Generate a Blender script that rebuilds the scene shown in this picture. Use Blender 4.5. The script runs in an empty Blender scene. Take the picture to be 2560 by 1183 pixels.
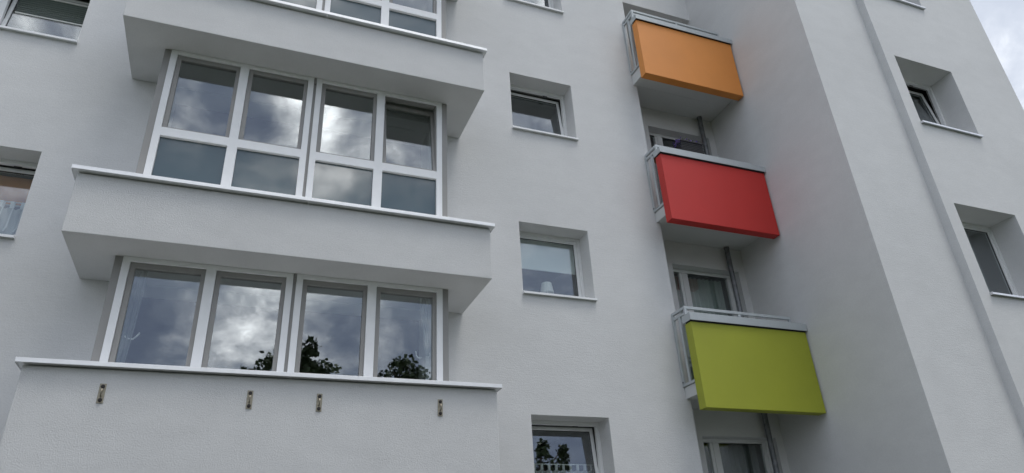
import bpy, bmesh, math, random
from mathutils import Vector, Matrix, noise as mnoise

R = math.radians
scene = bpy.context.scene
COL = scene.collection
H = 2.8

# ------------------------------------------------------------------ helpers
class MB:
    """collects verts / faces, links them as ONE mesh object"""
    def __init__(s):
        s.v = []; s.f = []; s.mi = []
    def add(s, vs, fs, mi=0):
        o = len(s.v); s.v += [tuple(v) for v in vs]
        for f in fs:
            s.f.append([i + o for i in f]); s.mi.append(mi)
        return s
    def box(s, x0, x1, y0, y1, z0, z1, mi=0):
        if x0 > x1: x0, x1 = x1, x0
        if y0 > y1: y0, y1 = y1, y0
        if z0 > z1: z0, z1 = z1, z0
        v = [(x0,y0,z0),(x1,y0,z0),(x1,y1,z0),(x0,y1,z0),(x0,y0,z1),(x1,y0,z1),(x1,y1,z1),(x0,y1,z1)]
        return s.add(v, [(0,3,2,1),(4,5,6,7),(0,1,5,4),(1,2,6,5),(2,3,7,6),(3,0,4,7)], mi)
    def plate(s, x0, x1, z0, z1, holes, yf, yb, back=True):
        """a sheet in the XZ plane with rectangular holes, front at yf, back at yb"""
        xs = {x0, x1}; zs = {z0, z1}
        for a, b, c, d in holes:
            xs |= {max(x0,a), min(x1,b)}; zs |= {max(z0,c), min(z1,d)}
        xs = sorted(xs); zs = sorted(zs); nx = len(xs); nz = len(zs)
        def solid(i, j):
            if i < 0 or j < 0 or i >= nx-1 or j >= nz-1: return False
            cx = (xs[i]+xs[i+1])/2; cz = (zs[j]+zs[j+1])/2
            return not any(a < cx < b and c < cz < d for a, b, c, d in holes)
        idx = {}; vs = []
        def V(i, j, k):
            if (i,j,k) not in idx:
                idx[(i,j,k)] = len(vs); vs.append((xs[i], yb if k else yf, zs[j]))
            return idx[(i,j,k)]
        fs = []
        for i in range(nx-1):
            for j in range(nz-1):
                if not solid(i, j): continue
                fs.append((V(i,j,0),V(i+1,j,0),V(i+1,j+1,0),V(i,j+1,0)))
                if back: fs.append((V(i,j,1),V(i,j+1,1),V(i+1,j+1,1),V(i+1,j,1)))
                if not solid(i-1,j): fs.append((V(i,j,0),V(i,j+1,0),V(i,j+1,1),V(i,j,1)))
                if not solid(i+1,j): fs.append((V(i+1,j,0),V(i+1,j,1),V(i+1,j+1,1),V(i+1,j+1,0)))
                if not solid(i,j-1): fs.append((V(i,j,0),V(i,j,1),V(i+1,j,1),V(i+1,j,0)))
                if not solid(i,j+1): fs.append((V(i,j+1,0),V(i+1,j+1,0),V(i+1,j+1,1),V(i,j+1,1)))
        return s.add(vs, fs)
    def ring(s, x0, x1, z0, z1, w, y0, y1):
        """mitred rectangular frame of member width w (or (l,r,b,t)), front y0, back y1"""
        l, r, b, t = w if isinstance(w, tuple) else (w, w, w, w)
        o = [(x0,z0),(x1,z0),(x1,z1),(x0,z1)]; n = [(x0+l,z0+b),(x1-r,z0+b),(x1-r,z1-t),(x0+l,z1-t)]
        vs = [(a,y0,c) for a,c in o]+[(a,y0,c) for a,c in n]+[(a,y1,c) for a,c in o]+[(a,y1,c) for a,c in n]
        fs = []
        for i in range(4):
            j = (i+1) % 4
            fs += [(i,j,4+j,4+i),(8+i,12+i,12+j,8+j),(i,8+i,8+j,j),(4+i,4+j,12+j,12+i)]
        return s.add(vs, fs)
    def tube(s, pts, rad, n=8, cap=True):
        rads = rad if isinstance(rad, (list, tuple)) else [rad]*len(pts)
        P = [Vector(p) for p in pts]; vs = []; fs = []
        up = Vector((0,0,1))
        for i, p in enumerate(P):
            t = (P[min(i+1,len(P)-1)]-P[max(i-1,0)]).normalized()
            a = t.cross(up)
            if a.length < 1e-3: a = t.cross(Vector((1,0,0)))
            a.normalize(); b = t.cross(a)
            for k in range(n):
                q = 2*math.pi*k/n
                vs.append(p+(a*math.cos(q)+b*math.sin(q))*rads[i])
        for i in range(len(P)-1):
            for k in range(n):
                k2 = (k+1) % n
                fs.append((i*n+k,(i+1)*n+k,(i+1)*n+k2,i*n+k2))
        if cap:
            fs.append(tuple(range(n))[::1]); fs.append(tuple((len(P)-1)*n+k for k in range(n))[::-1])
        return s.add(vs, fs)
    def cone(s, c, r0, r1, z0, z1, n=24, cap=True):
        return s.tube([(c[0],c[1],z0),(c[0],c[1],z1)], [r0,r1], n, cap)
    def xf(s, M, start=0):
        for i in range(start, len(s.v)):
            s.v[i] = tuple(M @ Vector(s.v[i]))
        return s
    def build(s, name, mats, parent=None, label=None, bevel=0, smooth=False):
        me = bpy.data.meshes.new(name)
        org = Vector((0,0,0))
        p = parent
        while p is not None:
            org += p.location; p = p.parent
        me.from_pydata([tuple(Vector(v)-org) for v in s.v], [], s.f)
        if not isinstance(mats, (list, tuple)): mats = [mats]
        for m in mats: me.materials.append(m)
        if len(mats) > 1:
            for p_, mi in zip(me.polygons, s.mi): p_.material_index = mi
        bm = bmesh.new(); bm.from_mesh(me)
        bmesh.ops.recalc_face_normals(bm, faces=bm.faces); bm.to_mesh(me); bm.free()
        if smooth:
            for p_ in me.polygons: p_.use_smooth = True
        me.update()
        o = bpy.data.objects.new(name, me); COL.objects.link(o)
        if parent: o.parent = parent
        if label: o['label'] = label
        if bevel:
            b = o.modifiers.new('bevel', 'BEVEL'); b.width = bevel; b.segments = 2
            b.limit_method = 'ANGLE'; b.angle_limit = R(40)
        return o

def tag(o, label=None, cat=None, group=None, kind=None):
    if label: o['label'] = label
    if cat: o['category'] = cat
    if group: o['group'] = group
    if kind: o['kind'] = kind
    return o

def empty(name, loc):
    o = bpy.data.objects.new(name, None); COL.objects.link(o); o.location = loc
    o.empty_display_size = .2
    return o

# ------------------------------------------------------------------ materials
def newmat(name):
    m = bpy.data.materials.new(name); m.use_nodes = True
    nt = m.node_tree
    for n in list(nt.nodes): nt.nodes.remove(n)
    out = nt.nodes.new('ShaderNodeOutputMaterial')
    return m, nt, out

def N(nt, t, **kw):
    n = nt.nodes.new(t)
    for k, v in kw.items():
        if k in n.inputs: n.inputs[k].default_value = v
        else: setattr(n, k, v)
    return n

def principled(name, col, rough=.6, metal=0., spec=.5, mott=0., mscale=3., bump=0., bscale=60., bdist=.01, stretch=(1,1,1), stain=None):
    m, nt, out = newmat(name)
    b = nt.nodes.new('ShaderNodeBsdfPrincipled')
    b.inputs['Base Color'].default_value = (*col, 1); b.inputs['Roughness'].default_value = rough
    b.inputs['Metallic'].default_value = metal; b.inputs['Specular IOR Level'].default_value = spec
    nt.links.new(b.outputs[0], out.inputs[0])
    tc = nt.nodes.new('ShaderNodeTexCoord')
    mp = nt.nodes.new('ShaderNodeMapping'); mp.inputs['Scale'].default_value = stretch
    nt.links.new(tc.outputs['Object'], mp.inputs[0])
    if mott:
        n1 = N(nt, 'ShaderNodeTexNoise', Scale=mscale, Detail=6., Roughness=.6)
        nt.links.new(mp.outputs[0], n1.inputs['Vector'])
        mr = N(nt, 'ShaderNodeMapRange'); mr.inputs['From Min'].default_value = .3; mr.inputs['From Max'].default_value = .7
        mr.inputs['To Min'].default_value = 1-mott; mr.inputs['To Max'].default_value = 1+mott*.35
        nt.links.new(n1.outputs['Fac'], mr.inputs['Value'])
        mx = N(nt, 'ShaderNodeMix', data_type='RGBA', blend_type='MULTIPLY')
        mx.inputs['Factor'].default_value = 1
        mx.inputs['A'].default_value = (*col, 1)
        nt.links.new(mr.outputs[0], mx.inputs['B'])
        nt.links.new(mx.outputs['Result'], b.inputs['Base Color'])
    if bump:
        n2 = N(nt, 'ShaderNodeTexNoise', Scale=bscale, Detail=3., Roughness=.65)
        nt.links.new(mp.outputs[0], n2.inputs['Vector'])
        bp = N(nt, 'ShaderNodeBump', Strength=bump, Distance=bdist)
        nt.links.new(n2.outputs['Fac'], bp.inputs['Height'])
        nt.links.new(bp.outputs[0], b.inputs['Normal'])
    return m

def stucco(name, col, strength, scale, mott=1., dragk=.8, dist=.010):
    """white scraped render: fine grain bump, faint horizontal trowel drag, faint blotches"""
    m, nt, out = newmat(name)
    b = nt.nodes.new('ShaderNodeBsdfPrincipled'); b.inputs['Roughness'].default_value = .92
    b.inputs['Specular IOR Level'].default_value = .2
    nt.links.new(b.outputs[0], out.inputs[0])
    tc = nt.nodes.new('ShaderNodeTexCoord')
    def nz(sc, det, ro, st=(1,1,1), rot=(0,0,0), dis=0.):
        mp = nt.nodes.new('ShaderNodeMapping'); mp.inputs['Scale'].default_value = st; mp.inputs['Rotation'].default_value = rot
        nt.links.new(tc.outputs['Object'], mp.inputs[0])
        n = N(nt, 'ShaderNodeTexNoise', Scale=sc, Detail=det, Roughness=ro, Distortion=dis)
        nt.links.new(mp.outputs[0], n.inputs['Vector']); return n.outputs['Fac']
    def rng(o, a, c, lo, hi):
        mr = N(nt, 'ShaderNodeMapRange'); mr.inputs['From Min'].default_value = a; mr.inputs['From Max'].default_value = c
        mr.inputs['To Min'].default_value = lo; mr.inputs['To Max'].default_value = hi
        nt.links.new(o, mr.inputs['Value']); return mr.outputs[0]
    def mul(a, c):
        n = N(nt, 'ShaderNodeMath', operation='MULTIPLY'); nt.links.new(a, n.inputs[0]); nt.links.new(c, n.inputs[1]); return n.outputs[0]
    def mad(a, k, c):
        n = N(nt, 'ShaderNodeMath', operation='MULTIPLY_ADD'); n.inputs[1].default_value = k
        nt.links.new(a, n.inputs[0]); nt.links.new(c, n.inputs[2]); return n.outputs[0]
    big = nz(.5, 4, .5); drag = nz(scale*.55, 3, .6, (.22,.22,1), dis=.5); gr = nz(scale, 3, .66, rot=(.7,.5,.9), dis=.9); mid = nz(5, 5, .6, (.5,.5,1))
    k = .05*mott
    v = mul(mul(rng(big,.3,.7,1-k,1+k*.5), rng(mid,.3,.7,1-k*.7,1+k*.5)), rng(gr,.3,.7,.94,1.04))
    mx = N(nt, 'ShaderNodeMix', data_type='RGBA', blend_type='MULTIPLY'); mx.inputs['Factor'].default_value = 1
    mx.inputs['A'].default_value = (*col, 1); nt.links.new(v, mx.inputs['B'])
    nt.links.new(mx.outputs['Result'], b.inputs['Base Color'])
    h = mad(drag, dragk, gr)
    bp = N(nt, 'ShaderNodeBump', Strength=strength, Distance=dist)
    nt.links.new(h, bp.inputs['Height']); nt.links.new(bp.outputs[0], b.inputs['Normal'])
    return m

def glass(name, tint=(.94,.97,.96), r0=.14, refl=(.93,.96,1.0)):
    m, nt, out = newmat(name)
    tr = nt.nodes.new('ShaderNodeBsdfTransparent'); tr.inputs['Color'].default_value = (*tint, 1)
    gl = nt.nodes.new('ShaderNodeBsdfGlossy'); gl.inputs['Roughness'].default_value = 0; gl.inputs['Color'].default_value = (*refl, 1)
    lw = nt.nodes.new('ShaderNodeLayerWeight'); lw.inputs['Blend'].default_value = .5
    pw = N(nt, 'ShaderNodeMath', operation='POWER'); pw.inputs[1].default_value = 4.; nt.links.new(lw.outputs['Facing'], pw.inputs[0])
    fr = N(nt, 'ShaderNodeMath', operation='MULTIPLY_ADD'); fr.inputs[1].default_value = 1-r0; fr.inputs[2].default_value = r0
    nt.links.new(pw.outputs[0], fr.inputs[0])
    tc = nt.nodes.new('ShaderNodeTexCoord')
    n = N(nt, 'ShaderNodeTexNoise', Scale=1.1, Detail=1.)
    nt.links.new(tc.outputs['Object'], n.inputs['Vector'])
    bp = N(nt, 'ShaderNodeBump', Strength=.05, Distance=.02)
    nt.links.new(n.outputs['Fac'], bp.inputs['Height']); nt.links.new(bp.outputs[0], gl.inputs['Normal'])
    mx = nt.nodes.new('ShaderNodeMixShader')
    nt.links.new(fr.outputs[0], mx.inputs[0]); nt.links.new(tr.outputs[0], mx.inputs[1]); nt.links.new(gl.outputs[0], mx.inputs[2])
    nt.links.new(mx.outputs[0], out.inputs[0])
    return m

def sheer(name, col, dens):
    m, nt, out = newmat(name)
    tr = nt.nodes.new('ShaderNodeBsdfTransparent')
    df = nt.nodes.new('ShaderNodeBsdfDiffuse'); df.inputs['Color'].default_value = (*col, 1)
    tl = nt.nodes.new('ShaderNodeBsdfTranslucent'); tl.inputs['Color'].default_value = (*col, 1)
    ad = nt.nodes.new('ShaderNodeMixShader'); ad.inputs[0].default_value = .25
    nt.links.new(df.outputs[0], ad.inputs[1]); nt.links.new(tl.outputs[0], ad.inputs[2])
    mx = nt.nodes.new('ShaderNodeMixShader'); mx.inputs[0].default_value = dens
    nt.links.new(tr.outputs[0], mx.inputs[1]); nt.links.new(ad.outputs[0], mx.inputs[2])
    nt.links.new(mx.outputs[0], out.inputs[0])
    return m

M = {}
M['wall'] = stucco('white_render', (.66,.664,.662), .26, 80)
M['wall_coarse'] = stucco('coarse_white_render', (.645,.648,.645), .46, 98, dragk=.25, dist=.010)
M['wall_smooth'] = stucco('smooth_white_render', (.655,.658,.655), .06, 75)
M['plaster'] = principled('smooth_white_plaster', (.61,.62,.615), .9, mott=.05, mscale=1.5, bump=.12, bscale=90)
M['white_pvc'] = principled('white_window_plastic', (.75,.76,.76), .35, mott=.04, mscale=2.5)
M['white_alu'] = principled('white_coated_metal', (.83,.84,.85), .38, mott=.05, mscale=4)
M['taupe'] = principled('grey_taupe_frame', (.30,.295,.285), .5, mott=.08, mscale=3)
M['alu'] = principled('brushed_aluminium', (.74,.75,.77), .36, metal=.75, mott=.10, mscale=7)
M['coping'] = principled('light_aluminium_coping', (.90,.905,.915), .38, metal=.3, mott=.07, mscale=5)
M['grey_coat'] = principled('light_grey_coated_steel', (.46,.495,.51), .42, metal=.15, mott=.06, mscale=5)
M['galv'] = principled('galvanised_steel', (.20,.21,.22), .45, metal=.6, mott=.35, mscale=16, bump=.1, bscale=40)
M['dark_seal'] = principled('dark_rubber_seal', (.02,.02,.022), .7)
M['orange'] = principled('orange_painted_panel', (.74,.275,.055), .55, mott=.07, mscale=1.2, bump=.03, bscale=140)
M['red'] = principled('red_painted_panel', (.52,.024,.018), .55, mott=.07, mscale=1.2, bump=.03, bscale=140)
M['green'] = principled('lime_green_painted_panel', (.345,.372,.028), .55, mott=.07, mscale=1.2, bump=.03, bscale=140)
M['glass'] = glass('clear_window_glass')
M['spandrel'] = None
M['room'] = principled('darkened_room_walls', (.16,.155,.145), .9, mott=.1)  # base colour lowered so the rooms read as unlit
M['brass'] = principled('tarnished_bracket_steel', (.36,.33,.26), .5, metal=.55, mott=.3, mscale=40)
M['bolt'] = principled('dark_bolt_head', (.035,.03,.028), .5, metal=.4)
M['sheer'] = sheer('sheer_white_curtain', (.85,.88,.9), .36)
M['sheer2'] = sheer('lace_curtain_cloth', (.88,.9,.9), .62)
M['cloth_white'] = sheer('white_cotton_cloth', (.85,.86,.86), .93)
M['blind_white'] = principled('white_blind_fabric', (.90,.93,.92), .8, mott=.03)
M['blind_green'] = principled('dark_green_pleated_fabric', (.10,.125,.11), .8, mott=.1)
M['blind_rail'] = principled('pale_blind_rail', (.62,.63,.60), .45)
M['blind_brown'] = principled('orange_brown_blind_fabric', (.62,.26,.085), .85, mott=.12)
M['drape'] = principled('grey_green_drape_cloth', (.42,.47,.44), .9, mott=.1, stretch=(6,6,.4))
M['drape_dark'] = principled('dark_drape_cloth', (.13,.14,.135), .9, mott=.1)
M['lamp'] = sheer('white_lamp_shade_cloth', (.88,.87,.83), .97)
M['ceramic'] = principled('white_lamp_foot', (.7,.7,.68), .3)
M['wicker'] = principled('grey_wicker', (.06,.06,.065), .8, mott=.5, mscale=60, bump=.5, bscale=50)
M['purple'] = principled('purple_petals', (.13,.07,.34), .7, mott=.4, mscale=30)
M['stem'] = principled('dull_green_stems', (.05,.07,.035), .7)
M['bark'] = principled('brown_bark', (.10,.075,.055), .9, mott=.4, mscale=9, bump=.8, bscale=18, stretch=(1,1,.3))
M['leaf'] = principled('green_leaves', (.08,.118,.045), .55, mott=.45, mscale=1.4)
M['grass'] = principled('mown_grass', (.035,.048,.02), .95, mott=.4, mscale=2., bump=.6, bscale=30)
M['pave'] = principled('grey_paving_slabs', (.07,.069,.067), .9, mott=.2, mscale=2.5, bump=.3, bscale=25)
M['roof'] = principled('grey_roof_felt', (.12,.12,.12), .9, mott=.2)
def spandrel():
    m, nt, out = newmat('enamelled_spandrel_glass')
    b = nt.nodes.new('ShaderNodeBsdfPrincipled')
    b.inputs['Base Color'].default_value = (.048,.082,.095,1); b.inputs['Roughness'].default_value = .34
    b.inputs['Specular IOR Level'].default_value = .25
    b.inputs['Coat Weight'].default_value = 1; b.inputs['Coat Roughness'].default_value = .03; b.inputs['Coat IOR'].default_value = 1.75
    nt.links.new(b.outputs[0], out.inputs[0])
    return m
M['spandrel'] = spandrel()

# ------------------------------------------------------------------ camera
cam = bpy.data.cameras.new('camera'); co = bpy.data.objects.new('camera', cam); COL.objects.link(co)
a_, b_, c_ = .3963, .4817, -.0571
fw = Vector((math.sin(a_)*math.cos(b_), math.cos(a_)*math.cos(b_), math.sin(b_)))
r0 = Vector((math.cos(a_), -math.sin(a_), 0)); u0 = r0.cross(fw)
rv = r0*math.cos(c_)+u0*math.sin(c_); uv = -r0*math.sin(c_)+u0*math.cos(c_)
mat = Matrix((rv, uv, -fw)).transposed().to_4x4()
mat.translation = Vector((0, -8.069, 1.6))
co.matrix_world = mat
cam.sensor_fit = 'HORIZONTAL'; cam.sensor_width = 36; cam.lens = 36*1724.55/2560
cam.clip_start = .05; cam.clip_end = 2000
scene.camera = co

# ------------------------------------------------------------------ the building
B = empty('apartment_building', (0,0,0))
tag(B, 'white rendered apartment block with projecting bay windows and coloured balconies', 'building')

XE, YE, XS, YR, XK = 7.90, -2.080, 9.433, -2.211, 12.655
TOP = 16.0
W0, W1, WZB, WZT = 3.497, 4.614, 5.309, 6.442       # small window column
L0, L1, LZB, LZT = -4.465, -2.465, 5.319, 6.454     # left window column
R0, R1 = 9.672, 11.024                               # right windows
RZ = [(5.030, 6.520), (8.010, 9.428), (10.93, 12.34)]
BX0, BX1, BP, BG = -1.765, 2.613, -1.153, -.731     # bays
GX0, GX1 = -1.343, 2.206
SOF = [2.12, 4.92, 7.72, 10.52]                      # bay soffits
TOPS = [3.598, 5.580, 8.380, 11.18]                  # parapet tops under coping
LX = 5.956                                           # loggia edge
LOGZ = [3.945, 6.775, 9.575, 12.20]                  # loggia soffits
YL = .50                                             # loggia back wall face
LINT = [3.56, 6.357, 9.17]                           # loggia door heads

holes = []
for i in (-1, 0, 1, 2):
    holes.append((W0, W1, WZB+H*i, WZT+H*i))
for i in (0, 1):
    holes.append((L0, L1, LZB+H*i, LZT+H*i))
for k in (0, 1, 2):
    holes.append((GX0+.08, GX1-.08, TOPS[k]+.02, SOF[k+1]-.01))
MB().plate(-11, LX, 0, TOP, holes, 0, .36).build('facade_wall', M['wall'], B)

# loggia stack: left jamb is the end of the facade wall; back wall, lintel and soffits
bh = [(6.42, 7.76, LINT[k]-2.3, LINT[k]) for k in range(3)]
MB().plate(LX-.4, XE, 0, LOGZ[2]+.17, bh, YL, YL+.2).build('loggia_back_wall', M['wall'], B)
MB().box(LX-.4, XE, 1.5, 1.7, LOGZ[2]+.172, LOGZ[3]+.2).build('upper_loggia_wall', M['wall'], B)
MB().box(LX-.4, XE-.003, .702, 1.499, LOGZ[2]+.02, LOGZ[2]+.17).build('upper_loggia_floor', M['plaster'], B)
MB().box(LX-.08, LX-.0015, .3605, .4985, 0, LOGZ[2]+.169).build('loggia_jamb', M['wall'], B)
MB().box(LX-.08, LX-.0015, .3605, 1.498, LOGZ[2]+.175, TOP).build('loggia_jamb', M['wall'], B)
MB().box(LX+.002, XE, .443, 1.499, LOGZ[3], TOP).build('upper_wall', M['wall'], B)
for k in range(3):
    MB().box(LX+.003, XE-.003, -.0014, YL-.003, LOGZ[k], LOGZ[k]+.17).build('loggia_ceiling', M['plaster'], B)

# protruding block to the right: side wall and two stepped fronts
MB().box(XE, XE+.3, YE+.1, 8, 0, TOP).build('side_wall', M['wall_smooth'], B)
MB().box(XE+.0003, XS+.05, YE, YE+.0995, 0, TOP).build('stepped_front', M['wall'], B)
rh = [(R0, R1, z0, z1) for z0, z1 in RZ]
MB().plate(XS, XK, 0, TOP, rh, YR, YR+.50).build('right_facade_wall', M['wall'], B)
MB().box(XK-.35, XK, YR+.50, 8, 0, TOP).build('end_wall', M['wall'], B)
MB().box(-11, XK, 7.99, 8.2, 0, TOP).build('rear_wall', M['wall'], B)
MB().box(-11.0, -10.8, .36, 7.98, 0, TOP).build('gable_wall', M['wall'], B)
MB().box(-11.03, XE-.05, -.03, 8.23, TOP+.002, TOP+.12).box(XE-.0495, XK+.03, YR-.03, 8.23, TOP+.002, TOP+.12).build('roof', M['roof'], B)

# rooms behind the glazing (interior gloom is partly put into their dark wall colour)
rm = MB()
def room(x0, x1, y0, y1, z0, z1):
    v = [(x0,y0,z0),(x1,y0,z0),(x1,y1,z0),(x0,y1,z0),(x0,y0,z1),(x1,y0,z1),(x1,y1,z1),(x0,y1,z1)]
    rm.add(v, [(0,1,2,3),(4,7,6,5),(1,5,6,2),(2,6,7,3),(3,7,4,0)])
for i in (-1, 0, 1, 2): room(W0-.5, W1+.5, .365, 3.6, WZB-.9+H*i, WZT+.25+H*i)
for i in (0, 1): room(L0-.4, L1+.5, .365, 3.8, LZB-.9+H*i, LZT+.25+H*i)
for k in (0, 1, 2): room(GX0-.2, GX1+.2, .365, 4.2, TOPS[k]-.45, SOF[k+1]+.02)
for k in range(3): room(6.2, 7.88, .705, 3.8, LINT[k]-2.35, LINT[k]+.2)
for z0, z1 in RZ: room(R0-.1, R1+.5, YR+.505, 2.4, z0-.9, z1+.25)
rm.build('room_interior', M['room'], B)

# ------------------------------------------------------------------ bays
def bay(k, lower):
    """k: index of the parapet; glazing stands on it up to the next soffit"""
    z0, z1 = TOPS[k], SOF[k+1]
    pb = MB().box(BX0, BX1, BP, -.002, SOF[k], TOPS[k]).build('bay_parapet', M['wall_coarse'], B, bevel=.006)
    cz = TOPS[k]+.008
    c = MB()
    # coping tray: sloped top, front lip, end lips
    for xa, xb in ((BX0-.045, .468), (.472, BX1+.035)):
        v = [(xa,-1.215,cz+.038),(xb,-1.215,cz+.038),(xb,BG-.02,cz+.060),(xa,BG-.02,cz+.060),
             (xa,-1.215,cz+.004),(xb,-1.215,cz+.004),(xb,BG-.02,cz+.004),(xa,BG-.02,cz+.004)]
        c.add(v, [(0,1,2,3),(4,7,6,5),(0,4,5,1),(1,5,6,2),(2,6,7,3),(3,7,4,0)])
        c.box(xa, xb, -1.2185, -1.2155, cz+.002, cz+.042)
    c.box(BX0-.049, BX0-.044, -1.2145, -.01, cz-.004, cz+.046)
    c.box(BX1+.034, BX1+.039, -1.2145, -.01, cz-.004, cz+.046)
    c.box(BX0-.043, GX0+.0, BG-.019, -.012, cz+.006, cz+.055)
    c.box(GX1, BX1+.033, BG-.019, -.012, cz+.006, cz+.055)
    c.build('coping', M['coping'], pb, bevel=.001)
    MB().box(.452, .488, -1.2205, -1.2190, cz+.001, cz+.043).build('coping_joint', M['coping'], pb)
    # glazing: white posts and rails as one plate with openings
    cols = [(-1.195,-.473), (-.371,.347), (.524,1.242), (1.345,2.061)]
    hs = []
    zt = z1-.052
    zm = z0+.995 if lower else None
    for a, b in cols:
        if lower:
            hs.append((a, b, zm, zt)); hs.append((a+.005, b-.005, z0+.08, zm-.115))
        else:
            hs.append((a, b, z0+.145, zt))
    hs.append((.418, .454, z0-.1, z1+.1))
    wf = MB().plate(-1.268, 2.133, z0+.065, z1-.002, [h for h in hs], BG, BG+.075)
    w = wf.build('bay_window', M['white_alu'], B, bevel=.003)
    MB().box(.419, .453, BG+.022, BG+.07, z0+.065, z1-.004).build('joint_cover', M['taupe'], w)
    MB().tube([(.436,BG+.006,z1-.10),(.436,BG+.006,z1-.006)], .014, 10).build('joint_cap', M['taupe'], w)
    for xa, xb in ((GX0, -1.2695), (2.1345, GX1)):
        MB().box(xa, xb, BG+.012, BG+.08, z0+.065, z1-.003).build('corner_cover', M['taupe'], w, bevel=.003)
    for xa, xb in ((GX0+.002, GX0+.06), (GX1-.06, GX1-.002)):
        MB().box(xa, xb, BG+.081, -.003, z0+.05, z1-.003).build('bay_cheek', M['white_alu'], w)
    for n, (a, b) in enumerate(cols):
        zb = zm if lower else z0+.145
        tilted = lower and n == 3 and k == 1
        T = Matrix.Identity(4)
        if tilted:
            hinge = Vector(((a+b)/2, BG+.05, zb+.02))
            T = Matrix.Translation(hinge) @ Matrix.Rotation(R(-8.), 4, 'X') @ Matrix.Translation(-hinge)
        e = .002
        MB().ring(a+e, b-e, zb+e, zt-e, (.051,.042,.022 if lower else .05,.060), BG+.022, BG+.085).xf(T).build('sash', M['taupe'], w, bevel=.003,
              label='grey sash tilted open at the top' if tilted else None)
        if tilted:
            MB().ring(a+.001, b-.001, zb+.001, zt-.001, .012, BG+.03, BG+.11).build('sash_rebate', M['taupe'], w)
        MB().box(a+.049, b-.040, BG+.050, BG+.058, zb+.02, zt-.058).xf(T).build('pane', M['glass'], w)
        if lower:
            MB().box(a+.007, b-.007, BG+.040, BG+.048, z0+.082, zm-.117).build('spandrel_pane', M['spandrel'], w,
                     label='opaque grey-blue lower glass panel')
    return w

bay(0, False); bay(1, True); bay(2, True)
# the parapet above the third bay (only its underside corner shows at the top edge)
pb = MB().box(BX0, BX1, BP, -.002, SOF[3], TOPS[3]).build('bay_parapet', M['wall_coarse'], B, bevel=.006)

# ------------------------------------------------------------------ punched windows
def sill(x0, x1, z, yw, mat, parent, depth):
    s = MB()
    y0 = yw-.045
    s.box(x0-.004, x1+.004, y0+.003, yw+depth-.004, z-.006, z+.006)
    s.box(x0-.004, x1+.004, y0-.001, y0+.003, z-.013, z+.017)
    s.box(x0-.010, x0-.0045, y0-.003, yw-.001, z-.016, z+.024)
    s.box(x1+.0045, x1+.010, y0-.003, yw-.001, z-.016, z+.024)
    return s.build('sill', mat, parent, bevel=.0015)

def window(x0, x1, z0, z1, yw, depth, tilt=0., sillmat='white_alu', label=None, mull=None, fw_=.048, sw=.046):
    yf = yw+depth
    zb = z0+.012
    fr = MB().ring(x0+.001, x1-.001, zb, z1-.001, fw_, yf, yf+.08)
    if mull: fr.box(mull-.035, mull+.035, yf+.001, yf+.069, zb+fw_, z1-fw_-.001)
    f = fr.build('window', M['white_pvc'], B, bevel=.003, label=label)
    spans = [(x0+fw_, x1-fw_)] if not mull else [(x0+fw_, mull-.035), (mull+.035, x1-fw_)]
    for n, (a, b) in enumerate(spans):
        T = Matrix.Identity(4)
        if tilt and (not mull or n == len(spans)-1):
            hg = Vector(((a+b)/2, yf+.06, zb+fw_))
            T = Matrix.Translation(hg) @ Matrix.Rotation(R(-tilt), 4, 'X') @ Matrix.Translation(-hg)
        MB().ring(a+.002, b-.002, zb+fw_+.002, z1-fw_-.003, sw, yf+.012, yf+.066).xf(T).build('sash', M['white_pvc'], f, bevel=.004)
        s2 = MB().ring(a+sw-.004, b-sw+.004, zb+fw_+sw-.004, z1-fw_-sw+.003, .010, yf+.030, yf+.050).xf(T).build('glazing_seal', M['dark_seal'], f)
        MB().box(a+sw-.004, b-sw+.004, yf+.034, yf+.042, zb+fw_+sw-.004, z1-fw_-sw+.003).xf(T).build('pane', M['glass'], f)
        if tilt and (not mull or n == len(spans)-1):
            MB().box((a+b)/2+.18, (a+b)/2+.26, yf+.045, yf+.06, z1-fw_-.012, z1-fw_-.0015).build('stay_plate', M['dark_seal'], f)
            MB().ring(a-.001, b+.001, zb+fw_-.001, z1-fw_+.001, .008, yf+.060, yf+.068).build('frame_seal', M['dark_seal'], f)
    sill(x0, x1, z0, yw, M[sillmat], f, depth)
    return f

window(W0, W1, WZB+H*2, WZT+H*2, 0, .285)
window(W0, W1, WZB+H, WZT+H, 0, .285, tilt=6., label='square white window tilted open')
window(W0, W1, WZB, WZT, 0, .285, label='closed square white window with a half drawn blind')
window(W0, W1, WZB-H, WZT-H, 0, .285, tilt=5.5, label='square white window tilted open above a short curtain')
window(L0, L1, LZB+H, LZT+H, 0, .285, mull=-3.465, tilt=7., label='wide white window tilted open with a dark green blind')
window(L0, L1, LZB, LZT, 0, .285, mull=-3.465, tilt=5., label='wide white window tilted open with a brown blind')
for k, (z0, z1) in enumerate(RZ):
    window(R0, R1, z0, z1, YR, .415, tilt=6.5 if k == 1 else 0., sillmat='alu',
           label='deep set window tilted open' if k == 1 else None, fw_=.05, sw=.045)

# loggia doors behind the balconies
for k in range(3):
    zt = LINT[k]-.002; zb = LINT[k]-2.28
    f = MB().ring(6.425, 7.757, zb, zt, .055, YL+.17, YL+.24)
    f.box(6.715, 6.775, YL+.171, YL+.239, zb+.055, zt-.055)
    f = f.build('balcony_door', M['white_pvc'], B, bevel=.003)
    for a, b in ((6.480, 6.715), (6.775, 7.702)):
        MB().ring(a+.002, b-.002, zb+.057, zt-.057, (.05,.05 if b < 7 else .06,.05,.0), YL+.180, YL+.236).build('sash', M['white_pvc'], f)
        MB().box(a+.045, b-.045, YL+.20, YL+.208, zb+.10, zt-.058).build('pane', M['glass'], f)

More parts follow.
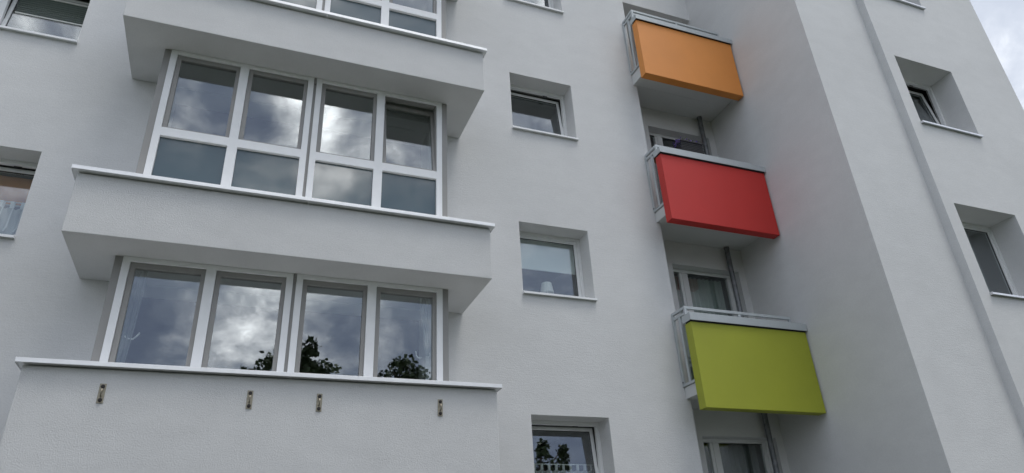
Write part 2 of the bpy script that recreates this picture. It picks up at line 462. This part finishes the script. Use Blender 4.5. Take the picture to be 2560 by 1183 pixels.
# ------------------------------------------------------------------ balconies
def balcony(lbl, mat, slab0, slab1, pz0, pz1, capz0, capz1, rail, botrail, upper):
    s = MB().box(5.885, XE-.004, -.350, -.002, slab0, slab1).build('balcony', M['plaster'], B, bevel=.004, label=lbl)
    # front panel: shallow tray box, hung in front of the slab and railing
    p = MB()
    p.box(5.818, 7.872, -.500, -.352, pz0, pz1)
    p.build('front_panel', mat, s, bevel=.0025)
    q = MB().box(5.845, 7.846, -.484, -.372, pz0-.006, pz0-.001).build('panel_underside', mat, s)
    # cover plate folded over the panel's top edge, with its return on the left
    c = MB()
    c.box(5.795, XE-.012, -.534, -.528, capz0, capz1)
    c.box(5.795, XE-.012, -.5275, -.350, capz1-.006, capz1)
    c.box(5.795, 5.801, -.5275, -.338, capz0, capz1-.0065)
    c.build('panel_cap', M['grey_coat'], s, bevel=.0015)
    MB().box(5.83, XE-.03, -.515, -.36, pz1+.001, capz1-.0075).build('panel_head', M['dark_seal'], s)
    # railing of flat bars: front run and left return
    g = MB()
    xl, yf = 5.862, -.348
    t = .042
    g.box(xl, 7.80, yf, yf+.035, rail-t, rail)                               # handrail, front
    g.box(xl, xl+.035, yf+.0352, -.004, rail-t, rail)                        # handrail, left
    z2 = rail-.085
    if upper:
        g.box(xl+.0355, 7.80, yf+.001, yf+.034, z2-.038, z2)                   # second bar, front
        g.box(7.765, 7.80, yf+.002, yf+.033, z2+.0005, rail-t-.0005)           # end stub
        g.box(6.815, 6.855, yf+.002, yf+.033, z2+.0005, rail-t-.0005)          # middle stub
    g.box(xl+.001, xl+.034, yf+.0355, -.0445, z2-.038, z2)                     # second bar, left
    g.box(xl, xl+.035, yf, yf+.035, botrail, rail-t-.0005)                     # corner post
    g.box(xl, xl+.035, -.044, -.004, botrail, rail-t-.0005)                    # wall post
    g.box(xl+.001, xl+.034, yf+.0355, -.0445, botrail, botrail+.036)           # bottom bar, left
    g.box(xl+.002, xl+.030, -.205, -.160, botrail+.0365, z2-.0385)             # baluster
    g.box(7.76, 7.795, yf, yf+.035, botrail, z2-.0385)
    g.box(6.82, 6.85, yf, yf+.035, botrail, z2-.0385)
    g.box(xl+.0355, 7.759, yf+.001, yf+.034, botrail, botrail+.036)
    g.build('railing', M['grey_coat'], s, bevel=.002)
    for x, y in ((xl-.004, -.025), (xl-.004, -.345)):
        MB().tube([(x, y, botrail+.06), (x+.006, y, botrail+.06)], .012, 8).build('fixing_bolt', M['bolt'], s)
    return s

balcony('balcony with an orange front panel', M['orange'], 9.575, 9.785, 9.440, 10.665, 10.668, 10.772, 11.080, 9.800, True)
balcony('balcony with a red front panel', M['red'], 6.775, 6.945, 6.582, 7.768, 7.782, 7.880, 8.058, 6.955, False)
balcony('balcony with a lime green front panel', M['green'], 3.945, 4.105, 3.706, 4.918, 4.932, 5.045, 5.218, 4.112, True)

# ------------------------------------------------------------------ separate things
# galvanised poles, one per loggia
pl = ['galvanised pole standing behind the red balcony, under the orange one',
      'galvanised pole standing behind the lime green balcony, under the red one',
      'galvanised pole in the lowest loggia, under the lime green balcony']
for k, (zt, zb, x) in enumerate(((9.574, 6.95, 7.575), (6.774, 4.11, 7.545), (3.944, 1.2, 7.575))):
    o = empty('metal_pole', (x, .42, zb))
    tag(o, pl[k], 'pole', 'poles in the balcony niches')
    MB().tube([(x,.42,zb),(x,.42,zt-.05)], .042, 20).build('shaft', M['galv'], o, smooth=False)
    MB().tube([(x,.42,zt-.0495),(x,.42,zt-.012)], .049, 20).build('collar', M['galv'], o)
    MB().tube([(x,.42,zt-.0115),(x,.42,zt-.001)], .062, 20).build('top_plate', M['plaster'], o)

# steel anchor brackets on the lowest parapet
bl = ['small steel wall bracket with two bolts, leftmost on the lowest parapet',
      'small steel wall bracket with two bolts, second from the left on the lowest parapet',
      'small steel wall bracket with two bolts, third from the left on the lowest parapet',
      'small steel wall bracket with two bolts, rightmost on the lowest parapet']
def bracket(x):
    z0, z1, y = 3.293, 3.468, BP
    o = empty('wall_bracket', (x, y, (z0+z1)/2))
    MB().box(x-.0265, x+.0265, y-.006, y-.0005, z0, z1).build('plate', M['brass'], o, bevel=.0015)
    for z in (z0+.027, z1-.027):
        m = MB(); m.tube([(x,y-.0062,z),(x,y-.010,z)], .0175, 12)
        m.tube([(x,y-.0102,z),(x,y-.020,z)], .0125, 6); m.build('bolt', M['bolt'], o)
    m = MB(); zc = (z0+z1)/2+.004
    pts = [(x, y-.006, zc+.030), (x, y-.022, zc+.030), (x, y-.030, zc+.020), (x, y-.031, zc-.018), (x, y-.024, zc-.030), (x, y-.006, zc-.032)]
    m.tube(pts, .0068, 8); m.build('eye', M['brass'], o, smooth=True)
    return o
b0 = bracket(-1.118)
tag(b0, bl[0], 'bracket', 'steel brackets on the lowest parapet')
for n, x in enumerate((.115, .755, 1.978)):
    c = b0.copy(); COL.objects.link(c); c.location.x = x; c['label'] = bl[n+1]
    for ch in list(b0.children):
        d = ch.copy(); COL.objects.link(d); d.parent = c

# curtains and blinds -------------------------------------------------
def cloth(pts_top, pts_bot, zs, folds, amp, n=40, sx=None):
    """hanging gathered cloth between two x-ranges, z top to bottom, wavy in y"""
    (xa0, xa1, y), (xb0, xb1, yb) = pts_top, pts_bot
    z1, z0 = zs; m = 14; vs = []; fs = []
    for j in range(m+1):
        t = j/m; e = sx(t) if sx else t
        for i in range(n+1):
            s = i/n
            x = (xa0+(xa1-xa0)*s)*(1-e)+(xb0+(xb1-xb0)*s)*e
            vs.append((x, y+(yb-y)*t+amp*math.sin(s*folds*2*math.pi+.6*math.sin(3*t+i*.05)), z1+(z0-z1)*t))
    for j in range(m):
        for i in range(n):
            a = j*(n+1)+i; fs.append((a,a+1,a+n+2,a+n+1))
    return MB().add(vs, fs)

def hook(pts, parent):
    MB().tube(pts, .008, 6).build('tieback_hook', M['ceramic'], parent, smooth=True)

o = empty('curtain', (-1.10, -.55, 3.7))
tag(o, 'sheer white curtain gathered at the left edge of the lowest bay window', 'curtain', 'sheer curtains in the lowest bay window')
cloth((-1.16,-1.04,-.56), (-1.17,-1.085,-.56), (4.87,3.66), 3, .012, sx=lambda t: t*t).build('cloth', M['sheer'], o, smooth=True)
hook([(-1.125+.072*(1-math.cos(q)), -.55, 4.125-.03*math.sin(q)+.075*max(0,q-1.6)) for q in [i*.27 for i in range(10)]], o)
o = empty('curtain', (1.95, -.55, 3.7))
tag(o, 'sheer white curtain tied in at the right edge of the lowest bay window', 'curtain', 'sheer curtains in the lowest bay window')
cloth((1.885,2.055,-.56), (1.975,2.035,-.56), (4.87,3.66), 4, .012, sx=lambda t: min(1,t*1.6)).build('cloth', M['sheer'], o, smooth=True)
hook([(1.905+.045*(-math.cos(q)), -.55, 4.16-.06*math.sin(q)+.02*(q<.4)) for q in [i*.26 for i in range(9)]], o)
hook([(2.0+.03*(math.cos(q)), -.55, 4.17-.055*math.sin(q)) for q in [i*.26 for i in range(9)]], o)

o = empty('roller_blind', (4.05, .45, 6.40))
tag(o, 'white roller blind drawn halfway down in the middle small window', 'blind')
MB().box(3.55, 4.575, .435, .437, 5.93, 6.38).build('blind_cloth', M['blind_white'], o)
MB().box(3.55, 4.575, .430, .442, 5.905, 5.9295).build('bottom_bar', M['blind_white'], o)
MB().tube([(3.55,.45,6.40),(4.575,.45,6.40)], .02, 12).build('roller', M['blind_rail'], o)

o = empty('table_lamp', (4.085, .47, 5.33))
tag(o, 'small white table lamp standing inside the middle small window', 'lamp')
MB().cone((4.085,.47), .103, .076, 5.560, 5.718, 28, cap=False).build('lamp_shade', M['lamp'], o, smooth=True)
lf = MB(); lf.cone((4.085,.47), .012, .012, 5.352, 5.60, 12); lf.cone((4.085,.47), .055, .045, 5.330, 5.3515, 20)
lf.build('lamp_foot', M['ceramic'], o)
MB().box(3.52, 4.60, .366, .62, 5.295, 5.328).build('window_board', M['white_pvc'], B)

def pleats(x0, x1, z0, z1, y, n, d):
    vs = []; fs = []
    for i in range(2*n+1):
        z = z1+(z0-z1)*i/(2*n); yy = y+(d if i % 2 else 0)
        vs += [(x0,yy,z),(x1,yy,z)]
    for i in range(2*n): fs.append((2*i,2*i+1,2*i+3,2*i+2))
    return MB().add(vs, fs)
o = empty('pleated_blind', (-3., .42, 9.0))
tag(o, 'dark green pleated blind with pale rails in the topmost left window', 'blind')
pleats(-3.36, -2.52, 8.765, 9.09, .400, 9, .012).build('blind_cloth', M['blind_green'], o)
MB().box(-3.36, -2.52, .388, .418, 8.744, 8.7645).build('bottom_bar', M['blind_rail'], o)
MB().box(-3.36, -2.52, .388, .418, 9.091, 9.112).build('top_bar', M['blind_rail'], o)

o = empty('window_blind', (-3., .50, 6.3))
tag(o, 'orange brown blind behind the tilted lower left window', 'blind')
MB().box(-3.36, -2.51, .52, .523, 5.985, 6.36).build('blind_cloth', M['blind_brown'], o)
MB().box(-3.36, -2.51, .515, .53, 5.97, 5.9845).build('bottom_bar', M['blind_rail'], o)

def cafe(x0, x1, ztop, zband, zbot, y, nloop, name, lbl, grp=None):
    o = empty(name, ((x0+x1)/2, y, zbot))
    tag(o, lbl, 'curtain', grp)
    MB().tube([(x0-.02,y,ztop),(x1+.02,y,ztop)], .007, 8).build('curtain_rod', M['ceramic'], o)
    c = MB(); n = nloop*12; w = (x1-x0)
    vs = []; fs = []
    m = 8
    for j in range(m+1):
        t = j/m
        for i in range(n+1):
            s = i/n; ph = (i % 12)/12
            dip = .5-.5*math.cos(2*math.pi*ph)              # 0 under loops, 1 between them
            zt_ = zband-.028*dip
            vs.append((x0+w*s, y+.012*math.sin(2*math.pi*ph)+.006*math.sin(9*s), zt_+(zbot-zt_)*t))
    for j in range(m):
        for i in range(n):
            a = j*(n+1)+i; fs.append((a,a+1,a+n+2,a+n+1))
    c.add(vs, fs); c.build('cloth', M['sheer2'], o, smooth=True)
    for i in range(nloop+1):
        x = x0+w*i/nloop
        MB().box(max(x0,x-.016), min(x1,x+.016), y-.009, y+.009, zband-.012, ztop+.008).build('loop', M['cloth_white'], o)
    return o
cafe(3.62, 4.56, 3.128, 3.072, 2.60, .52, 9, 'cafe_curtain', 'short white cafe curtain on loops in the lowest small window')
o = cafe(-3.36, -2.52, 5.995, 5.93, 5.42, .47, 8, 'lace_curtain', 'white lace curtain with hanging ribbons in the lower left window')
for x in (-2.70, -2.80, -2.60):
    MB().tube([(x,.452,5.98),(x-.01,.445,5.80),(x-.012,.448,5.66),(x-.03,.445,5.60)], .008, 6).build('ribbon', M['cloth_white'], o)

# drapes behind the loggia doors
for k, (mt, lb) in enumerate((('drape_dark', 'dark drape behind the lowest balcony door, under the lime green balcony'),
                              ('drape', 'grey green drape behind the door of the lime green balcony'))):
    o = empty('drape', (7.1, 1.0, LINT[k]-2.2)); tag(o, lb, 'curtain', 'drapes behind the balcony doors')
    cloth((6.45,7.60,.80), (6.45,7.60,.80), (LINT[k]-.07, LINT[k]-2.15), 13, .022, n=160).build('cloth', M[mt], o, smooth=True)
o = empty('drape', (10.8, YR+.62, 5.1))
tag(o, 'dark drape behind the right edge of the deep lower right window', 'curtain', None)
cloth((10.42,10.78,YR+.66), (10.40,10.78,YR+.66), (6.47,5.06), 5, .02, n=60).build('cloth', M['drape_dark'], o, smooth=True)

# flower basket behind the red balcony's rail
random.seed(4)
o = empty('flower_basket', (6.64, -.22, 8.02))
tag(o, 'dark wicker basket of purple flowers behind the red balcony rail', 'flower basket')
bk = MB(); x0, x1, y0, y1, z0, z1 = 6.44, 6.865, -.30, -.12, 8.02, 8.285
for i in range(22):
    x = x0+(x1-x0)*i/21
    bk.box(x-.005, x+.005, y0, y0+.008, z0, z1); bk.box(x-.005, x+.005, y1-.008, y1, z0, z1)
for i in range(9):
    z = z0+(z1-z0)*i/8
    bk.box(x0-.004, x1+.004, y0-.006, y0-.0005, z-.006, z+.006); bk.box(x0-.004, x1+.004, y1+.0005, y1+.006, z-.006, z+.006)
    bk.box(x0-.010, x0-.0045, y0-.006, y1+.006, z-.006, z+.006); bk.box(x1+.0045, x1+.010, y0-.006, y1+.006, z-.006, z+.006)
bk.box(x0, x1, y0+.01, y1-.01, z0, z0+.01); bk.box(x0, x1, y0+.012, y0+.016, z0, z1)
bk.build('basket', M['wicker'], o)
MB().ring(x0-.02, x1+.02, y0-.02, y1+.02, .026, 0, .018).xf(Matrix(((1,0,0,0),(0,0,1,0),(0,1,0,z1+.0005),(0,0,0,1)))).build('rim', M['wicker'], o)
fl = MB(); st = MB()
for i in range(420):
    x = random.uniform(x0-.05, x1+.02); y = random.uniform(y0, y1); zz = z1+.015+random.random()**1.5*.085*(1.15 if x < 6.62 else .75)
    if x < x0-.01: zz -= .04
    a = random.uniform(0, 6.28); e = random.uniform(-.6,.9); s = random.uniform(.008,.017)
    d = Vector((math.cos(a)*math.cos(e), math.sin(a)*math.cos(e), math.sin(e))); n2 = d.orthogonal().normalized()*s; n3 = d.cross(n2)
    p = Vector((x,y,zz))
    (fl if i % 3 else st).add([p+n2, p+n3, p-n2+d*s*.5, p-n3], [(0,1,2,3)])
fl.build('flowers', M['purple'], o); st.build('foliage', M['stem'], o)

# ------------------------------------------------------------------ ground
g = MB().add([(-300,-300,0),(300,-300,0),(300,300,0),(-300,300,0)], [(0,1,2,3)]).build('ground', M['grass']); tag(g, kind='structure')
g = MB().box(-11, 14, -4.6, -1.2, .004, .03).build('path', M['pave']); tag(g, kind='structure')

# ------------------------------------------------------------------ trees across the lawn, three seen mirrored in the glass, the rest added unseen
def tree(name, base, clumps, lbl, seed, leaves=170, lsize=.2, grp='trees across the lawn, mirrored in the windows'):
    random.seed(seed)
    o = empty(name, base); tag(o, lbl, 'tree', grp)
    bx, by, bz = base
    top = max(c[2] for c in clumps)
    t = MB()
    tp = [(bx,by,0),(bx+.08,by,top*.22),(bx-.1,by+.05,top*.45),(bx+.05,by,top*.68),(bx+.1,by,top*.9)]
    t.tube(tp, [.26,.21,.17,.10,.03], 10)
    for cx, cy, cz, r in clumps:
        h = max(1.6, cz-1.2-abs(cx-bx)*.5)
        h = min(h, top*.85); f = h/(top*.9)
        p0 = Vector((bx+.05*f, by, h)); p1 = Vector((cx,cy,cz))
        pm = p0.lerp(p1, .5)+Vector((random.uniform(-.2,.2),random.uniform(-.2,.2),.15))
        t.tube([p0, pm, p1], [.07,.045,.012], 6)
    t.build('trunk', M['bark'], o, smooth=True)
    c = MB()
    for cx, cy, cz, r in clumps:
        for i in range(int(leaves*max(.4, r*r))):
            d = Vector((random.gauss(0,1),random.gauss(0,1),random.gauss(0,1))).normalized()
            q = random.random()**.45
            p = Vector((cx,cy,cz))+Vector((d.x*r*q, d.y*r*q, d.z*r*q*.8))
            ax = Vector((random.gauss(0,1),random.gauss(0,1),random.gauss(-.4,.8))).normalized()
            sd = ax.orthogonal().normalized(); sd.rotate(Matrix.Rotation(random.uniform(0,6.28),3,ax))
            L = lsize*random.uniform(.7,1.4); wd = L*.42
            c.add([p, p+ax*L*.45+sd*wd, p+ax*L, p+ax*L*.45-sd*wd], [(0,1,2,3)])
    c.build('crown', M['leaf'], o)
    return o

def crown(cx, cy, ztop, halfw, zlow, n, seed, rmin=.45, rmax=.95):
    """clumps under an uneven pointed outline"""
    random.seed(seed); out = []
    for i in range(n):
        t = (i+.5)/n
        z = ztop-.35-(ztop-zlow)*t**.9
        w = halfw*(.12+.95*t**.75) if t < .7 else halfw*(1.-.5*(t-.7))
        r = rmin+(rmax-rmin)*min(1,t*1.6)
        out.append((cx+random.uniform(-w,w), cy+random.uniform(-w,w)*.8, z+random.uniform(-.25,.25), r*random.uniform(.8,1.2)))
    return out

Y0 = -22.
k1 = crown(2.5, Y0, 11.35, 2.1, 5.2, 38, 3) + [(2.6,Y0,11.3,.38),(2.35,Y0,10.95,.5),(1.2,Y0,10.75,.42),(.9,Y0,10.3,.5),(.25,Y0,10.05,.35),(3.3,Y0,10.45,.55),(4.1,Y0,9.8,.6),(4.5,Y0,9.6,.5)]
tree('leafy_tree', (2.4,Y0,0), k1, 'leafy tree with a pointed crown, mirrored beside the middle post of the lowest bay window', 11)
k2 = crown(6.6, Y0+.5, 10.9, 1.9, 5.0, 36, 5) + [(6.4,Y0,10.85,.4),(6.1,Y0,10.45,.5),(5.5,Y0,10.15,.45),(7.4,Y0,10.2,.5),(6.9,Y0,10.1,.6)]
tree('leafy_tree', (6.6,Y0+.5,0), k2, 'leafy tree with a broad crown, mirrored in the rightmost pane of the lowest bay window', 12)
k3 = crown(14.3, Y0, 12.0, 1.8, 6.0, 34, 7) + [(14.5,Y0,12.75,.28),(14.45,Y0,12.4,.4),(14.4,Y0,11.9,.55),(15.5,Y0,12.5,.3),(15.55,Y0,12.1,.36),(15.45,Y0,11.6,.4),(14.9,Y0,11.5,.5)]
tree('leafy_tree', (14.0,Y0,0), k3, 'leafy tree with two tall tips, mirrored in the lowest small window', 13)
for n, (tx, ty, tz, hw) in enumerate(((-4.2,-22.5,8.6,2.6), (-9.5,-21.,9.2,2.8), (-15.5,-22.,9.6,3.0), (-21.,-20.5,9.2,3.0), (10.2,-21.5,9.3,2.2), (19.5,-21.5,9.8,2.9), (25.,-20.5,9.4,2.8))):  # added row out of view, blocks low sky light from the lower walls
    tree('leafy_tree', (tx,ty,0), crown(tx, ty, tz, hw, 3.6, 34, 20+n, .6, 1.15), 'lower leafy tree added unseen behind the viewer to dim low sky light', 30+n, leaves=110, lsize=.24)

# ------------------------------------------------------------------ light
SUN_EL, SUN_AZ = R(72), R(150)          # azimuth measured clockwise from +Y
w = bpy.data.worlds.new('World'); scene.world = w; w.use_nodes = True
nt = w.node_tree
for n in list(nt.nodes): nt.nodes.remove(n)
out = nt.nodes.new('ShaderNodeOutputWorld'); bg = nt.nodes.new('ShaderNodeBackground'); bg.inputs['Strength'].default_value = .1
nt.links.new(bg.outputs[0], out.inputs[0])
sky = nt.nodes.new('ShaderNodeTexSky'); sky.sky_type = 'NISHITA'; sky.sun_disc = False
sky.sun_elevation = SUN_EL; sky.sun_rotation = SUN_AZ
tc = nt.nodes.new('ShaderNodeTexCoord')
sep = nt.nodes.new('ShaderNodeSeparateXYZ'); nt.links.new(tc.outputs['Generated'], sep.inputs[0])
ab = N(nt, 'ShaderNodeMath', operation='ABSOLUTE'); nt.links.new(sep.outputs['Z'], ab.inputs[0])
ad = N(nt, 'ShaderNodeMath', operation='ADD'); ad.inputs[1].default_value = .28; nt.links.new(ab.outputs[0], ad.inputs[0])
dv = N(nt, 'ShaderNodeVectorMath', operation='DIVIDE'); nt.links.new(tc.outputs['Generated'], dv.inputs[0])
cb = nt.nodes.new('ShaderNodeCombineXYZ')
for i in range(3): nt.links.new(ad.outputs[0], cb.inputs[i])
nt.links.new(cb.outputs[0], dv.inputs[1])
n1 = N(nt, 'ShaderNodeTexNoise', Scale=4.2, Detail=10., Roughness=.6, Distortion=.4)
n2 = N(nt, 'ShaderNodeTexNoise', Scale=13., Detail=9., Roughness=.62, Distortion=.6)
st = N(nt, 'ShaderNodeVectorMath', operation='MULTIPLY'); st.inputs[1].default_value = (1., 1., 1.35)
nt.links.new(tc.outputs['Generated'], st.inputs[0])
off = N(nt, 'ShaderNodeVectorMath', operation='ADD'); off.inputs[1].default_value = (4.3, 1.7, 0.4)
nt.links.new(st.outputs[0], off.inputs[0]); nt.links.new(off.outputs[0], n1.inputs['Vector'])
# breaks in the cloud: two brighter openings towards the south
def gap(d, lo, hi, amt):
    d = Vector(d).normalized()
    dt = N(nt, 'ShaderNodeVectorMath', operation='DOT_PRODUCT'); dt.inputs[1].default_value = d
    nt.links.new(tc.outputs['Generated'], dt.inputs[0])
    mr = N(nt, 'ShaderNodeMapRange', interpolation_type='SMOOTHSTEP')
    mr.inputs['From Min'].default_value = lo; mr.inputs['From Max'].default_value = hi
    mr.inputs['To Min'].default_value = 0; mr.inputs['To Max'].default_value = amt
    nt.links.new(dt.outputs['Value'], mr.inputs['Value'])
    return mr.outputs[0]
nt.links.new(off.outputs[0], n2.inputs['Vector'])
fine = N(nt, 'ShaderNodeMath', operation='MULTIPLY_ADD'); fine.inputs[1].default_value = .46
half = N(nt, 'ShaderNodeMath', operation='SUBTRACT'); half.inputs[1].default_value = .23
nt.links.new(n2.outputs['Fac'], fine.inputs[0]); nt.links.new(half.outputs[0], fine.inputs[2])
nt.links.new(n1.outputs['Fac'], half.inputs[0])
s = fine.outputs[0]
ct = N(nt, 'ShaderNodeMath', operation='MULTIPLY_ADD'); ct.inputs[1].default_value = 1.6; ct.inputs[2].default_value = -.31
nt.links.new(s, ct.inputs[0]); s = ct.outputs[0]
for args in (((.045,-.795,.60), .9977, .9998, .31), ((.075,-.845,.530), .9988, .99985, .20), ((-.005,-.925,.385), .9905, .9998, .135),
             ((.15,-.35,.92), .70, .99, .14), ((.37,-.77,.51), .96, .999, -.05), ((.172,-.617,.768), .975, .998, -.13), ((.345,-.588,.731), .97, .999, -.06),
             ((-.14,-.92,.36), .992, .9995, -.15), ((-.11,-.81,.585), .988, .9985, -.20), ((.20,-.9,.38), .988, .9985, -.10), ((-1,-.1,.35), .55, 1., -.05)):
    a = N(nt, 'ShaderNodeMath', operation='ADD'); nt.links.new(s, a.inputs[0]); nt.links.new(gap(*args), a.inputs[1]); s = a.outputs[0]
ramp = nt.nodes.new('ShaderNodeValToRGB'); nt.links.new(s, ramp.inputs[0])
cr = ramp.color_ramp; cr.interpolation = 'LINEAR'
cr.elements[0].position = .25; cr.elements[0].color = (.19,.22,.30,1)
cr.elements[1].position = 1.; cr.elements[1].color = (3.6,3.6,3.55,1)
for p, c in ((.40,(.265,.30,.375,1)), (.52,(.475,.505,.565,1)), (.62,(.80,.82,.85,1)), (.74,(1.5,1.5,1.5,1))):
    e = cr.elements.new(p); e.color = c
pale = N(nt, 'ShaderNodeMix', data_type='RGBA'); pale.inputs['B'].default_value = (.375,.40,.445,1)   # even bright overcast to the north-east
nt.links.new(gap((.75,.33,.57), .78, .93, .86), pale.inputs['Factor']); nt.links.new(ramp.outputs[0], pale.inputs['A'])
mul = N(nt, 'ShaderNodeVectorMath', operation='SCALE'); mul.inputs['Scale'].default_value = 9.
nt.links.new(pale.outputs['Result'], mul.inputs[0])
mx = N(nt, 'ShaderNodeMix', data_type='RGBA'); mx.inputs['Factor'].default_value = .9
nt.links.new(sky.outputs[0], mx.inputs['A']); nt.links.new(mul.outputs[0], mx.inputs['B'])
nt.links.new(mx.outputs['Result'], bg.inputs['Color'])

sl = bpy.data.lights.new('sun', 'SUN'); so = bpy.data.objects.new('sun', sl); COL.objects.link(so)
sl.energy = .7; sl.angle = R(18); sl.color = (1., .97, .92)
sd = Vector((math.sin(SUN_AZ)*math.cos(SUN_EL), math.cos(SUN_AZ)*math.cos(SUN_EL), math.sin(SUN_EL)))
so.rotation_euler = sd.to_track_quat('Z', 'Y').to_euler()
so.location = (0, -20, 30)

vs = scene.view_settings
vs.view_transform = 'Standard'; vs.look = 'None'; vs.exposure = 1.09; vs.gamma = 1; vs.use_curve_mapping = False
scene.cycles.max_bounces = 10; scene.cycles.transparent_max_bounces = 16; scene.cycles.diffuse_bounces = 5
scene.cycles.use_denoising = True
scene.cycles.sample_clamp_indirect = 4
